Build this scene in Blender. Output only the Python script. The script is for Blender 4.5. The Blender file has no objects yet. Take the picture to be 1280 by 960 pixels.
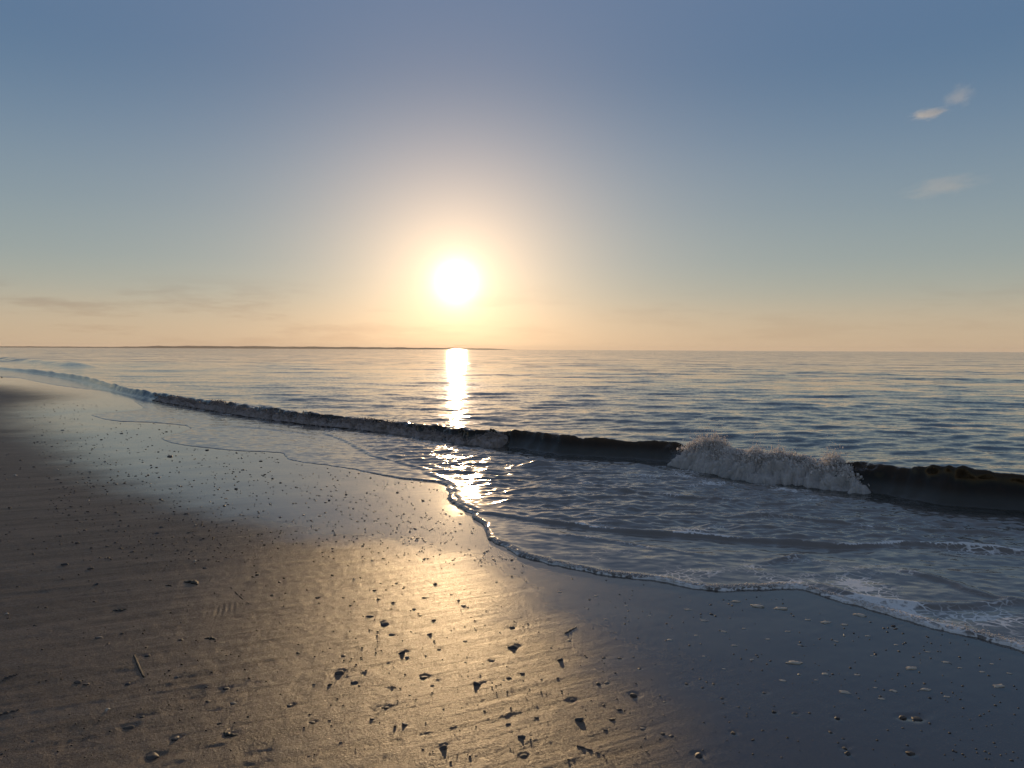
import bpy, bmesh, math, random
import numpy as np
from mathutils import Vector, Matrix

R = math.radians
scene = bpy.context.scene
COL = scene.collection
rng = np.random.default_rng(11)
random.seed(11)
Q = 1.0                     # mesh density of the sand and water sheets

# ------------------------------------------------------------------ camera
F = 960.0                   # focal length in photo pixels (1280 wide)
CAM_Z = 1.5
PITCH, ROLL = 2.565, 0.268
cam_rot = Matrix.Rotation(R(90 - PITCH), 3, 'X') @ Matrix.Rotation(R(ROLL), 3, 'Z')
cd = bpy.data.cameras.new('camera')
cam = bpy.data.objects.new('camera', cd)
COL.objects.link(cam)
cam.matrix_world = Matrix.Translation((0, 0, CAM_Z)) @ cam_rot.to_4x4()
cd.sensor_width = 36.0
cd.lens = 36.0 * F / 1280.0
cd.clip_start = 0.05
cd.clip_end = 60000
scene.camera = cam
SUN_EL, SUN_AZ = R(4.95), R(4.15)      # azimuth west of +Y
SUN_DIR = Vector((-math.sin(SUN_AZ) * math.cos(SUN_EL), math.cos(SUN_AZ) * math.cos(SUN_EL), math.sin(SUN_EL)))


def ray(px, py):
    return (cam_rot @ Vector((px - 640.0, 480.0 - py, -F))).normalized()


def at(px, py, z=0.0):
    """The point of the level z that the photo shows at this pixel."""
    d = ray(px, py)
    k = (z - CAM_Z) / d.z
    return (d.x * k, d.y * k)


# ------------------------------------------------------------------ numpy helpers
def _hash(ix, iy, seed):
    h = (ix.astype(np.int64) * 374761393 + iy.astype(np.int64) * 668265263 + seed * 974711) & 0xffffffff
    h = ((h ^ (h >> 13)) * 1274126177) & 0xffffffff
    return h ^ (h >> 16)


def perlin(x, y, seed=0):
    x = np.asarray(x, np.float64); y = np.asarray(y, np.float64)
    ix = np.floor(x); iy = np.floor(y)
    fx = x - ix; fy = y - iy
    u = fx * fx * fx * (fx * (fx * 6 - 15) + 10); v = fy * fy * fy * (fy * (fy * 6 - 15) + 10)

    def g(dx, dy):
        a = (_hash(ix + dx, iy + dy, seed) & 0xffff) * (2 * math.pi / 65536.0)
        return np.cos(a) * (fx - dx) + np.sin(a) * (fy - dy)
    a = g(0, 0); b = g(1, 0); c = g(0, 1); d = g(1, 1)
    return (a + u * (b - a) + v * (c - a + u * (a - b - c + d))) * 1.45


def fbm(x, y, seed=0, octv=4, gain=0.5):
    s = 0; a = 1.0
    for k in range(octv):
        s = s + a * perlin(x * 2 ** k, y * 2 ** k, seed + 17 * k); a *= gain
    return s


def smooth(a, b, x):
    t = np.clip((x - a) / (b - a), 0, 1)
    return t * t * (3 - 2 * t)


def catmull(P, n=6):
    P = np.asarray(P, float); out = []
    for i in range(len(P) - 1):
        p0 = P[max(i - 1, 0)]; p1 = P[i]; p2 = P[i + 1]; p3 = P[min(i + 2, len(P) - 1)]
        for k in range(n):
            t = k / n
            out.append(0.5 * (2 * p1 + (p2 - p0) * t + (2 * p0 - 5 * p1 + 4 * p2 - p3) * t * t + (3 * p1 - p0 - 3 * p2 + p3) * t ** 3))
    out.append(P[-1])
    return np.array(out)


def dist_poly(x, y, P):
    """Distance to a polyline, and the arc parameter of the nearest point (in samples)."""
    best = np.full(x.shape, 1e9); par = np.zeros(x.shape)
    for i in range(len(P) - 1):
        ax, ay = P[i, :2]; bx, by = P[i + 1, :2]
        dx, dy = bx - ax, by - ay
        L = dx * dx + dy * dy + 1e-12
        t = np.clip(((x - ax) * dx + (y - ay) * dy) / L, 0, 1)
        d = (x - ax - t * dx) ** 2 + (y - ay - t * dy) ** 2
        m = d < best
        best[m] = d[m]; par[m] = (i + t)[m]
    return np.sqrt(best), par


def inside(x, y, P):
    r = np.zeros(x.shape, bool); n = len(P)
    for i in range(n):
        ax, ay = P[i, :2]; bx, by = P[(i + 1) % n, :2]
        if ay == by: continue
        c = ((ay > y) != (by > y)) & (x < (bx - ax) * (y - ay) / (by - ay) + ax)
        r ^= c
    return r


# ------------------------------------------------------------------ shore lines, read off the photo
edge_px = [(-60, 468), (0, 471), (20, 472), (67, 481), (141, 491), (171, 504), (177, 511), (152, 515), (114, 518), (141, 526),
           (188, 528), (235, 533), (228, 540), (201, 548), (228, 556), (289, 563), (349, 566), (363, 575), (430, 585),
           (492, 597), (537, 602), (556, 608), (561, 622), (566, 632), (580, 638), (592, 642), (590, 647), (600, 652),
           (606, 660), (610, 673), (639, 689), (674, 701), (710, 710), (760, 719), (813, 725), (875, 737), (954, 736),
           (999, 737), (1066, 755), (1150, 781), (1224, 797), (1280, 814), (1340, 834), (1460, 880)]
E1 = [at(*p) for p in edge_px]
a, b = np.array(E1[0]), np.array(E1[1])
E1 = [tuple(a + (-0.78, 0.62) * np.array(k)) for k in (9000.0, 900.0, 150.0, 40.0)] + E1
b = np.array(E1[-1])
E1 = E1 + [tuple(b + np.array((0.80, -0.60)) * k) for k in (3.0, 12.0, 60.0, 900.0, 9000.0)]
E1 = np.array(E1)
E1s = np.concatenate([E1[:3], catmull(E1[3:-4], 4), E1[-4:]])
SEA_POLY = np.concatenate([E1s, [(9000, 30000), (-9000, 30000)]])

bore_px = [(402, 542), (431, 553), (459, 569), (498, 580), (526, 588), (532, 594), (560, 605), (568, 618), (574, 630), (590, 638),
           (600, 644), (640, 650), (660, 654), (710, 661), (760, 668), (840, 674), (920, 680), (990, 685), (1055, 690),
           (1140, 687), (1230, 692), (1280, 697), (1400, 712)]
B2 = catmull([at(*p) for p in bore_px], 5)
BORE_POLY = np.concatenate([B2, [(B2[-1][0] + 20, B2[-1][1] + 5), (30, 60), (B2[0][0] + 6, 45), (B2[0][0] + 0.3, B2[0][1] + 1.2)]])

# breaker: pixel x, base y, height m, foam 0..1, face width, lean
brk_px = [(1560, 690, .28, 0, .34, .06), (1400, 664, .28, .0, .34, .07), (1280, 643, .285, .0, .34, .07), (1190, 636, .33, .0, .34, .09),
          (1120, 624, .29, .15, .32, .08), (1055, 614, .23, .7, .30, .04), (1000, 607, .20, 1, .30, .03), (940, 601, .19, 1, .30, .03),
          (880, 590, .20, 1, .30, .03), (838, 580, .23, .5, .30, .05), (800, 576, .22, .05, .30, .04), (740, 573, .23, .0, .32, .04),
          (700, 570, .25, .0, .32, .04), (650, 563, .22, .2, .30, .04), (610, 558, .19, .8, .28, .04), (560, 551, .165, 1, .27, .04),
          (500, 541, .135, 1, .26, .03), (450, 535, .125, 1, .26, .03), (400, 530, .13, 1, .28, .03), (350, 524, .135, 1, .3, .03),
          (300, 517, .14, 1, .32, .02), (240, 507, .14, .85, .30, .02), (200, 500, .13, .6, .25, .02), (150, 490, .15, .25, .16, .0),
          (94, 474, .16, .0, .14, .0), (34, 465, .14, .0, .16, .0), (-60, 456, .1, .0, .4, .0)]
BRK = catmull([at(p[0], p[1]) + tuple(p[2:]) + (p[0],) for p in brk_px], 10)
tg = np.gradient(BRK[:, :2], axis=0); tg /= np.linalg.norm(tg, axis=1)[:, None]
BRK_N = np.stack([-tg[:, 1], tg[:, 0]], 1)
BRK_N *= np.sign(BRK_N[:, 1])[:, None]
BRK_N /= np.linalg.norm(BRK_N, axis=1)[:, None]

# limit of the glossy wet sand
wet_px = [(-80, 478), (0, 483), (40, 489), (72, 496), (50, 504), (28, 514), (40, 530), (72, 552), (112, 582), (178, 615), (264, 642), (360, 664),
          (450, 680), (520, 690), (570, 706), (610, 728), (655, 764), (705, 814), (765, 872), (830, 950), (900, 1040)]
W1 = [at(*p) for p in wet_px]
W1 = [(W1[0][0] - 6000, W1[0][1] + 5200)] + [tuple(p) for p in catmull(W1, 4)] + [(1.4, 1.2), (3.0, -1.0), (900, -800)]
W1 = np.array(W1)
WET_POLY = np.concatenate([W1, [(9000, 30000), (-9000, 30000)]])

# seaward and along-shore axes of the near beach
SEA = np.array((0.69, 0.72)); SHORE = np.array((-0.72, 0.69))


def edge_dist(x, y):
    d, _ = dist_poly(x, y, E1s)
    return np.where(inside(x, y, SEA_POLY), d, -d)


def wet_dist(x, y):
    d, _ = dist_poly(x, y, W1)
    return np.where(inside(x, y, WET_POLY), d, -d)


def upsample(C, ri, ci, nr, nc):
    """Bilinear spread of values known at some rows and columns of a grid."""
    r = np.arange(nr); c = np.arange(nc)
    i = np.clip(np.searchsorted(ri, r, 'right') - 1, 0, len(ri) - 2); k = np.clip(np.searchsorted(ci, c, 'right') - 1, 0, len(ci) - 2)
    fi = ((r - ri[i]) / (ri[i + 1] - ri[i]))[:, None]; fk = ((c - ci[k]) / (ci[k + 1] - ci[k]))[None]
    T = C[i] * (1 - fi) + C[i + 1] * fi
    return T[:, k] * (1 - fk) + T[:, k + 1] * fk


def coarse_idx(n, st):
    a = np.arange(0, n, st)
    return a if a[-1] == n - 1 else np.append(a, n - 1)


def grid_dist(X, Y, RR, fn, st=6):
    nr, nc = X.shape
    ri, ci = coarse_idx(nr, st), coarse_idx(nc, st)
    C = fn(X[np.ix_(ri, ci)], Y[np.ix_(ri, ci)])
    D = upsample(C, ri, ci, nr, nc)
    m = np.abs(D) < 0.12 + 0.05 * RR
    m |= RR > 150
    D[m] = fn(X[m], Y[m])
    return D


def sand_base(x, y, de):
    """Height of the sand without small relief."""
    land = np.clip(-de, 0, None)
    z = 0.010 * np.clip(land - 0.5, 0, 12) + 0.03 * np.clip(land - 25, 0, 60)
    z = z - 0.055 * np.clip(de, 0, 60)
    z = z + 0.0035 * perlin(x * 0.8, y * 0.8, 3) * smooth(1.5, 4, land) + 0.0015 * perlin(x * 2.2 + 5, y * 2.2, 4) * smooth(0, 1, land)
    return z


# ------------------------------------------------------------------ polar sheets
def angles(n_in):
    half = R(38)
    inn = np.linspace(-half, half, n_in)
    out = R(38) + (R(180) - R(38)) * (np.linspace(0, 1, 46) ** 1.5)
    out = out[1:]
    return np.concatenate([-out[::-1], inn, out[:-1]])     # closed ring: last meets first


def grid_mesh(name, X, Y, Z, keep, attrs, closed=True):
    nr, na = X.shape
    idx = np.arange(nr * na).reshape(nr, na)
    a0 = idx[:-1, :]; a1 = idx[1:, :]
    if closed:
        b0 = np.roll(a0, -1, 1); b1 = np.roll(a1, -1, 1)
    else:
        b0 = a0[:, 1:]; b1 = a1[:, 1:]; a0 = a0[:, :-1]; a1 = a1[:, :-1]
    faces = np.stack([a0, a1, b1, b0], -1).reshape(-1, 4)
    if keep is not None:
        faces = faces[keep.reshape(-1)[faces].any(1)]
    return faces, np.stack([X, Y, Z], -1).reshape(-1, 3), {k: v.reshape(-1) for k, v in attrs.items()}


def build(name, verts, faces, attrs, mat, normals=None):
    used = np.unique(faces)
    remap = np.full(len(verts), -1, np.int64); remap[used] = np.arange(len(used))
    f = remap[faces].astype(np.int32); v = verts[used].astype(np.float32)
    me = bpy.data.meshes.new(name)
    n = f.shape[1]
    me.vertices.add(len(v)); me.vertices.foreach_set('co', v.ravel())
    me.loops.add(f.size); me.loops.foreach_set('vertex_index', f.ravel())
    me.polygons.add(len(f))
    me.polygons.foreach_set('loop_start', np.arange(0, f.size, n, dtype=np.int32))
    me.polygons.foreach_set('loop_total', np.full(len(f), n, np.int32))
    me.polygons.foreach_set('use_smooth', np.ones(len(f), bool))
    me.update(calc_edges=True)
    for k, a in attrs.items():
        at_ = me.attributes.new(k, 'FLOAT', 'POINT')
        at_.data.foreach_set('value', a[used].astype(np.float32))
    if normals is not None:
        me.normals_split_custom_set_from_vertices(normals[used].tolist())
    me.materials.append(mat)
    o = bpy.data.objects.new(name, me); COL.objects.link(o)
    return o


def vert_normals(verts, faces):
    p = verts[faces]
    n = np.cross(p[:, 2] - p[:, 0], p[:, 3] - p[:, 1])
    out = np.zeros_like(verts)
    for k in range(4):
        for c in range(3):
            out[:, c] += np.bincount(faces[:, k], n[:, c], len(verts))
    L = np.linalg.norm(out, axis=1); L[L == 0] = 1
    return out / L[:, None]


def tag(o, label=None, cat=None, group=None, kind=None):
    if label: o['label'] = label
    if cat: o['category'] = cat
    if group: o['group'] = group
    if kind: o['kind'] = kind
    return o


# ------------------------------------------------------------------ materials
def new_mat(name):
    m = bpy.data.materials.new(name); m.use_nodes = True
    nt = m.node_tree; nt.nodes.clear()
    return m, nt


class NT:
    def __init__(s, nt): s.nt = nt
    def node(s, t, **kw):
        n = s.nt.nodes.new(t)
        for k, v in kw.items(): setattr(n, k, v)
        return n
    def link(s, a, b): s.nt.links.new(a, b)
    def inp(s, sock, v):
        if hasattr(v, 'links'): s.link(v, sock)
        elif isinstance(v, (tuple, list)) and len(v) == 3 and sock.type == 'RGBA': sock.default_value = (*v, 1)
        else: sock.default_value = v
    def math(s, op, a, b=0.0, c=0.0, clamp=False):
        n = s.node('ShaderNodeMath', operation=op, use_clamp=clamp)
        s.inp(n.inputs[0], a); s.inp(n.inputs[1], b); s.inp(n.inputs[2], c)
        return n.outputs[0]
    def vmath(s, op, a, b=(0, 0, 0), scale=None):
        n = s.node('ShaderNodeVectorMath', operation=op)
        s.inp(n.inputs[0], a); s.inp(n.inputs[1], b)
        if scale is not None: s.inp(n.inputs['Scale'], scale)
        return n.outputs['Value'] if op in ('DOT_PRODUCT', 'LENGTH') else n.outputs[0]
    def mix(s, f, a, b):
        n = s.node('ShaderNodeMix', data_type='RGBA')
        s.inp(n.inputs[0], f); s.inp(n.inputs[6], a); s.inp(n.inputs[7], b)
        return n.outputs[2]
    def maprange(s, v, a, b, c, d, smooth_=True):
        n = s.node('ShaderNodeMapRange', interpolation_type='SMOOTHSTEP' if smooth_ else 'LINEAR')
        for k, x in enumerate((v, a, b, c, d)): s.inp(n.inputs[k], x)
        return n.outputs[0]
    def attr(s, name):
        return s.node('ShaderNodeAttribute', attribute_name=name).outputs['Fac']
    def noise(s, vec, scale, detail=2.0, rough=0.5, out='Fac'):
        n = s.node('ShaderNodeTexNoise')
        if vec is not None: s.link(vec, n.inputs['Vector'])
        s.inp(n.inputs['Scale'], scale); n.inputs['Detail'].default_value = detail; n.inputs['Roughness'].default_value = rough
        return n.outputs[out]


def water_material():
    m, nt = new_mat('sea_water'); N = NT(nt)
    pos = N.node('ShaderNodeNewGeometry').outputs['Position']
    sep = N.node('ShaderNodeSeparateXYZ'); N.link(pos, sep.inputs[0])
    # capillary ripples: slopes straight from noise so they survive at any distance
    mp = N.node('ShaderNodeMapping'); N.link(pos, mp.inputs[0]); mp.inputs['Scale'].default_value = (0.35, 1.0, 0.6)
    n1 = N.noise(mp.outputs[0], 3.2, 2.0, 0.6, 'Color')
    mp2 = N.node('ShaderNodeMapping'); N.link(pos, mp2.inputs[0]); mp2.inputs['Scale'].default_value = (0.5, 1.0, 1.0)
    n2 = N.noise(mp2.outputs[0], 16.0, 2.0, 0.6, 'Color')
    mp3 = N.node('ShaderNodeMapping'); N.link(pos, mp3.inputs[0]); mp3.inputs['Scale'].default_value = (0.3, 1.0, 1.0)
    n3 = N.noise(mp3.outputs[0], 0.55, 3.0, 0.6, 'Color')
    rough_sea = N.attr('offshore')         # 0 in the swash .. 1 far offshore
    a1 = N.maprange(rough_sea, 0.0, 1.0, 0.07, 0.62)
    a2 = N.maprange(rough_sea, 0.0, 1.0, 0.28, 0.34)
    a3 = N.maprange(rough_sea, 0.15, 1.0, 0.0, 0.80)
    s = N.vmath('SCALE', N.vmath('SUBTRACT', n1, (.5, .5, .5)), scale=a1)
    s = N.vmath('ADD', s, N.vmath('SCALE', N.vmath('SUBTRACT', n2, (.5, .5, .5)), scale=a2))
    s = N.vmath('ADD', s, N.vmath('SCALE', N.vmath('SUBTRACT', n3, (.5, .5, .5)), scale=a3))
    s = N.vmath('MULTIPLY', s, (0.55, 1.0, 0.0))
    nrm = N.node('ShaderNodeNewGeometry').outputs['Normal']
    nv = N.vmath('NORMALIZE', N.vmath('ADD', nrm, s))
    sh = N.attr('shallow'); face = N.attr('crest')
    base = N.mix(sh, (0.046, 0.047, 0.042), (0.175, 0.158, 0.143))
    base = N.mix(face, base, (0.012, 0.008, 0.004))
    p = N.node('ShaderNodeBsdfPrincipled')
    N.inp(p.inputs['Base Color'], base); N.inp(p.inputs['Roughness'], N.maprange(sh, 0.0, 1.0, 0.05, 0.12)); p.inputs['IOR'].default_value = 1.33
    N.link(nv, p.inputs['Normal'])
    # thin water at the crest lets the sun through
    tr = N.node('ShaderNodeBsdfTranslucent'); tr.inputs[0].default_value = (0.22, 0.20, 0.11, 1)
    mx = N.node('ShaderNodeMixShader'); N.link(N.math('ADD', N.math('MULTIPLY', face, 0.015), N.math('MULTIPLY', N.attr('lip'), 0.055)), mx.inputs[0]); N.link(p.outputs[0], mx.inputs[1]); N.link(tr.outputs[0], mx.inputs[2])
    # foam film
    fm = N.attr('foam')
    vo = N.node('ShaderNodeTexVoronoi', feature='DISTANCE_TO_EDGE'); N.inp(vo.inputs['Scale'], 15.0)
    wob = N.vmath('ADD', pos, N.vmath('SCALE', N.noise(pos, 6.0, 2, .6, 'Color'), scale=0.18)); N.link(wob, vo.inputs['Vector'])
    lace = N.maprange(vo.outputs[0], 0.0, 0.16, 1.0, 0.0)
    grain = N.noise(pos, 90.0, 3.0, 0.7)
    f1 = N.math('MULTIPLY', fm, N.math('ADD', N.math('MULTIPLY', lace, 0.9), N.math('MULTIPLY', grain, 0.55)))
    f2 = N.math('ADD', f1, N.math('MULTIPLY', N.maprange(fm, 0.6, 1.0, 0.0, 0.75), N.maprange(N.noise(pos, 9.0, 4.0, 0.65), 0.35, 0.6, 0.25, 1.0)))
    fac = N.maprange(f2, 0.24, 0.80, 0.0, 0.95)
    fo = N.node('ShaderNodeBsdfPrincipled'); fo.inputs['Base Color'].default_value = (0.72, 0.71, 0.69, 1); fo.inputs['Roughness'].default_value = 0.6
    bp = N.node('ShaderNodeBump'); N.link(grain, bp.inputs['Height']); bp.inputs['Strength'].default_value = 0.6; bp.inputs['Distance'].default_value = 0.01
    N.link(bp.outputs[0], fo.inputs['Normal'])
    m2 = N.node('ShaderNodeMixShader'); N.link(fac, m2.inputs[0]); N.link(mx.outputs[0], m2.inputs[1]); N.link(fo.outputs[0], m2.inputs[2])
    out = N.node('ShaderNodeOutputMaterial'); N.link(m2.outputs[0], out.inputs[0])
    return m


def sand_material():
    m, nt = new_mat('beach_sand'); N = NT(nt)
    pos = N.node('ShaderNodeNewGeometry').outputs['Position']
    wet = N.attr('wet')
    # along-slope streaks left by the backwash
    mp = N.node('ShaderNodeMapping'); N.link(pos, mp.inputs[0]); mp.vector_type = 'TEXTURE'; mp.inputs['Rotation'].default_value = (0, 0, R(28)); mp.inputs['Scale'].default_value = (8.0, 1.0, 1.0)
    st = N.noise(mp.outputs[0], 9.0, 4.0, 0.6)
    big = N.noise(pos, 1.3, 3.0, 0.55)
    fine = N.noise(pos, 520.0, 2.0, 0.7)
    spk = N.noise(pos, 95.0, 4.0, 0.7)
    w = N.math('ADD', wet, N.math('MULTIPLY', N.math('SUBTRACT', st, 0.5), 0.22))
    w = N.math('ADD', w, N.math('MULTIPLY', N.math('SUBTRACT', big, 0.5), 0.25), clamp=False)
    w = N.maprange(w, 0.02, 0.98, 0.0, 1.0)
    col = N.mix(big, (0.155, 0.112, 0.080), (0.205, 0.150, 0.106))
    col = N.mix(N.maprange(spk, 0.35, 0.75, 0.0, 0.45), col, (0.045, 0.033, 0.025))
    col = N.mix(N.maprange(fine, 0.60, 0.75, 0.0, 0.35), col, (0.26, 0.20, 0.14))
    b1 = N.node('ShaderNodeBump'); N.link(fine, b1.inputs['Height']); b1.inputs['Distance'].default_value = 0.0016; b1.inputs['Strength'].default_value = 0.9
    b2 = N.node('ShaderNodeBump'); N.link(spk, b2.inputs['Height']); b2.inputs['Distance'].default_value = 0.006; b2.inputs['Strength'].default_value = 0.6
    N.link(b1.outputs[0], b2.inputs['Normal'])
    b3 = N.node('ShaderNodeBump'); N.link(st, b3.inputs['Height']); b3.inputs['Distance'].default_value = 0.02; b3.inputs['Strength'].default_value = 0.40
    N.link(b2.outputs[0], b3.inputs['Normal'])
    col = N.vmath('SCALE', col, scale=N.maprange(st, 0.3, 0.7, 0.74, 1.14))      # darker and paler grains sorted into streaks
    p = N.node('ShaderNodeBsdfPrincipled'); N.inp(p.inputs['Base Color'], col); p.inputs['Roughness'].default_value = 0.31; p.inputs['IOR'].default_value = 1.36
    N.link(b3.outputs[0], p.inputs['Normal'])
    # damp sand is only partly covered by the water film between the grains
    df = N.node('ShaderNodeBsdfDiffuse'); N.link(col, df.inputs[0]); N.link(b3.outputs[0], df.inputs['Normal'])
    gr = N.noise(pos, 130.0, 3.0, 0.75)
    gl = N.maprange(gr, 0.30, 0.72, 0.0, 0.70, False)
    damp = N.node('ShaderNodeMixShader'); N.link(gl, damp.inputs[0]); N.link(df.outputs[0], damp.inputs[1]); N.link(p.outputs[0], damp.inputs[2])
    # standing film of water on the wet sand
    f1 = N.node('ShaderNodeBump'); N.link(spk, f1.inputs['Height']); f1.inputs['Distance'].default_value = 0.005; f1.inputs['Strength'].default_value = 0.05
    f2 = N.node('ShaderNodeBump'); N.link(st, f2.inputs['Height']); f2.inputs['Distance'].default_value = 0.02; f2.inputs['Strength'].default_value = 0.05
    N.link(f1.outputs[0], f2.inputs['Normal'])
    film = N.node('ShaderNodeBsdfPrincipled'); N.inp(film.inputs['Base Color'], N.mix(spk, (0.052, 0.043, 0.038), (0.082, 0.067, 0.057)))
    N.inp(film.inputs['Roughness'], N.maprange(big, 0.3, 0.7, 0.045, 0.085)); film.inputs['IOR'].default_value = 1.55
    N.link(f2.outputs[0], film.inputs['Normal'])
    sheen = N.node('ShaderNodeBsdfPrincipled'); sheen.inputs['Base Color'].default_value = (0.075, 0.060, 0.050, 1); sheen.inputs['Roughness'].default_value = 0.27; sheen.inputs['IOR'].default_value = 1.4
    N.link(b2.outputs[0], sheen.inputs['Normal'])
    fs = N.node('ShaderNodeMixShader'); N.link(N.maprange(spk, 0.35, 0.7, 0.0, 0.12), fs.inputs[0]); N.link(film.outputs[0], fs.inputs[1]); N.link(sheen.outputs[0], fs.inputs[2])
    mx = N.node('ShaderNodeMixShader'); N.link(w, mx.inputs[0]); N.link(damp.outputs[0], mx.inputs[1]); N.link(fs.outputs[0], mx.inputs[2])
    out = N.node('ShaderNodeOutputMaterial'); N.link(mx.outputs[0], out.inputs[0])
    return m


def solid_material(name, c1, c2, scale, rough, bump=0.3, translucent=0.0, ior=1.45):
    m, nt = new_mat(name); N = NT(nt)
    tc = N.node('ShaderNodeTexCoord').outputs['Object']
    n = N.noise(tc, scale, 4.0, 0.6)
    p = N.node('ShaderNodeBsdfPrincipled'); N.inp(p.inputs['Base Color'], N.mix(n, c1, c2))
    p.inputs['Roughness'].default_value = rough; p.inputs['IOR'].default_value = ior
    b = N.node('ShaderNodeBump'); N.link(n, b.inputs['Height']); b.inputs['Strength'].default_value = bump; b.inputs['Distance'].default_value = 0.003
    N.link(b.outputs[0], p.inputs['Normal'])
    sh = p.outputs[0]
    if translucent:
        t = N.node('ShaderNodeBsdfTranslucent'); N.inp(t.inputs[0], c2)
        mx = N.node('ShaderNodeMixShader'); mx.inputs[0].default_value = translucent
        N.link(sh, mx.inputs[1]); N.link(t.outputs[0], mx.inputs[2]); sh = mx.outputs[0]
    out = N.node('ShaderNodeOutputMaterial'); N.link(sh, out.inputs[0])
    return m


M_WATER = water_material()
M_SAND = sand_material()
M_FOAM = solid_material('foam', (0.74, 0.71, 0.68), (0.92, 0.88, 0.84), 40, 0.45, 0.5, 0.62)
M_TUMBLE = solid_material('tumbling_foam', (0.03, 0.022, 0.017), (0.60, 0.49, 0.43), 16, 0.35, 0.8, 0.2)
M_FLECK = solid_material('dry_foam', (0.48, 0.42, 0.33), (0.76, 0.70, 0.59), 60, 0.6, 0.5, 0.25)
M_STONE = [solid_material('dark_stone', (0.018, 0.016, 0.015), (0.05, 0.043, 0.038), 45, 0.55),
           solid_material('brown_stone', (0.03, 0.022, 0.016), (0.085, 0.062, 0.045), 45, 0.6),
           solid_material('grey_stone', (0.05, 0.047, 0.045), (0.12, 0.11, 0.10), 45, 0.6)]
M_SHELL = solid_material('shell', (0.30, 0.24, 0.18), (0.55, 0.47, 0.38), 60, 0.4)
M_RAZOR = solid_material('razor_shell', (0.022, 0.017, 0.012), (0.055, 0.043, 0.028), 60, 0.75)
M_WEED = solid_material('seaweed', (0.012, 0.010, 0.006), (0.035, 0.028, 0.014), 50, 0.65)
M_WOOD = solid_material('drift_wood', (0.03, 0.022, 0.016), (0.08, 0.06, 0.045), 60, 0.7)
M_LAND = solid_material('far_shore', (0.03, 0.035, 0.022), (0.07, 0.065, 0.04), 0.02, 0.9)

# ------------------------------------------------------------------ beach finds: where they lie (photo pixels, width in pixels)
stones = [(462, 772, 9), (481, 782, 13), (490, 796, 8), (502, 819, 10), (509, 825, 5), (537, 795, 8), (525, 771, 5), (517, 763, 6),
          (491, 755, 5), (531, 748, 7), (544, 731, 6), (565, 744, 5), (573, 752, 5), (579, 758, 7), (542, 777, 6), (581, 804, 6),
          (641, 811, 13), (549, 814, 7), (530, 850, 9), (597, 859, 10), (636, 851, 7), (653, 845, 7), (630, 854, 4), (425, 845, 12),
          (443, 858, 10), (449, 862, 4), (412, 860, 7), (362, 888, 8), (390, 909, 7), (483, 889, 7), (465, 904, 6), (506, 910, 8),
          (554, 941, 11), (635, 910, 7), (652, 927, 10), (654, 951, 9), (671, 901, 6), (723, 904, 11), (715, 879, 7), (700, 827, 8),
          (711, 802, 7), (640, 786, 8), (615, 829, 7), (582, 831, 4), (430, 823, 8), (476, 730, 4), (495, 730, 4), (655, 950, 8),
          (748, 858, 7), (759, 857, 7), (793, 872, 12), (799, 838, 5), (755, 824, 6), (775, 825, 6), (754, 885, 5), (774, 891, 6),
          (765, 903, 7), (757, 917, 6), (803, 915, 7), (828, 922, 7), (839, 925, 6), (872, 949, 12), (917, 920, 8), (875, 851, 4),
          (878, 862, 4), (892, 857, 4), (903, 876, 5), (956, 868, 6), (1128, 898, 10), (1145, 899, 12), (1046, 900, 7), (1038, 918, 6),
          (1055, 938, 7), (1060, 946, 7), (1138, 944, 9), (968, 893, 6), (993, 895, 7), (97, 860, 9), (108, 862, 7), (159, 862, 7),
          (161, 917, 12), (177, 903, 6), (219, 931, 10), (191, 954, 14), (283, 866, 8), (292, 886, 7), (260, 884, 6), (274, 911, 6),
          (310, 903, 4), (363, 887, 6), (391, 909, 7), (120, 735, 6), (113, 715, 6), (81, 710, 8), (165, 693, 6), (97, 683, 6),
          (196, 670, 6), (202, 662, 5), (233, 645, 6), (350, 730, 6), (340, 747, 5), (397, 749, 6), (322, 721, 6), (124, 802, 8),
          (152, 797, 6), (225, 804, 7), (184, 825, 8), (212, 571, 9), (257, 713, 7), (640, 700, 5), (566, 700, 5), (530, 699, 5)]
uniq = {(481, 782): 'largest dark stone in the upper part of the golden glint, with smaller stones around it',
        (462, 772): 'blocky dark stone just up and left of the largest one in the golden glint',
        (641, 811): 'broad flat dark stone at the edge of the glint nearest the blue wet sand',
        (530, 850): 'tall dark stone with a long dark hollow in front, middle of the glint',
        (597, 859): 'dark stone with a small bright wet spot, between the tall stone and a pair',
        (636, 851): 'left stone of the close dark pair near the lower end of the glint',
        (653, 845): 'right stone of the close dark pair near the lower end of the glint',
        (502, 819): 'rounded dark stone with a tiny pebble touching it, below the largest glint stone',
        (425, 845): 'oval dark stone lying above a rounder one at the left rim of the glint',
        (443, 858): 'round dark stone with a tiny pebble at its side, left rim of the glint',
        (554, 941): 'dark stone with a streak trailing off it at the bottom of the golden sand',
        (723, 904): 'dark stone with spreading scour marks where the glint fades to grey, lower middle',
        (793, 872): 'widest dark stone in the cluster on the dull sand beside the blue wet patch',
        (872, 949): 'lumpy dark stone half sunk at the bottom edge of the wet sand, in the middle',
        (1145, 899): 'long dark stone in a hollow on the blue wet sand, the right one of two',
        (1128, 898): 'long dark stone in a hollow on the blue wet sand, the left one of two',
        (1138, 944): 'dark stone in a hollow low on the blue wet sand near the bottom right corner',
        (191, 954): 'big dark stone cut by the bottom edge of the photo on the brown sand',
        (161, 917): 'dark stone with a pale chip and long tail on the lower left brown sand',
        (219, 931): 'dark stone with a raised sand tail, next above the one at the bottom edge',
        (97, 860): 'bigger of two neighbouring dark stones on a long sand streak at far left',
        (212, 571): 'lone dark stone lying on the shiny wet strip below the far wash'}
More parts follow.
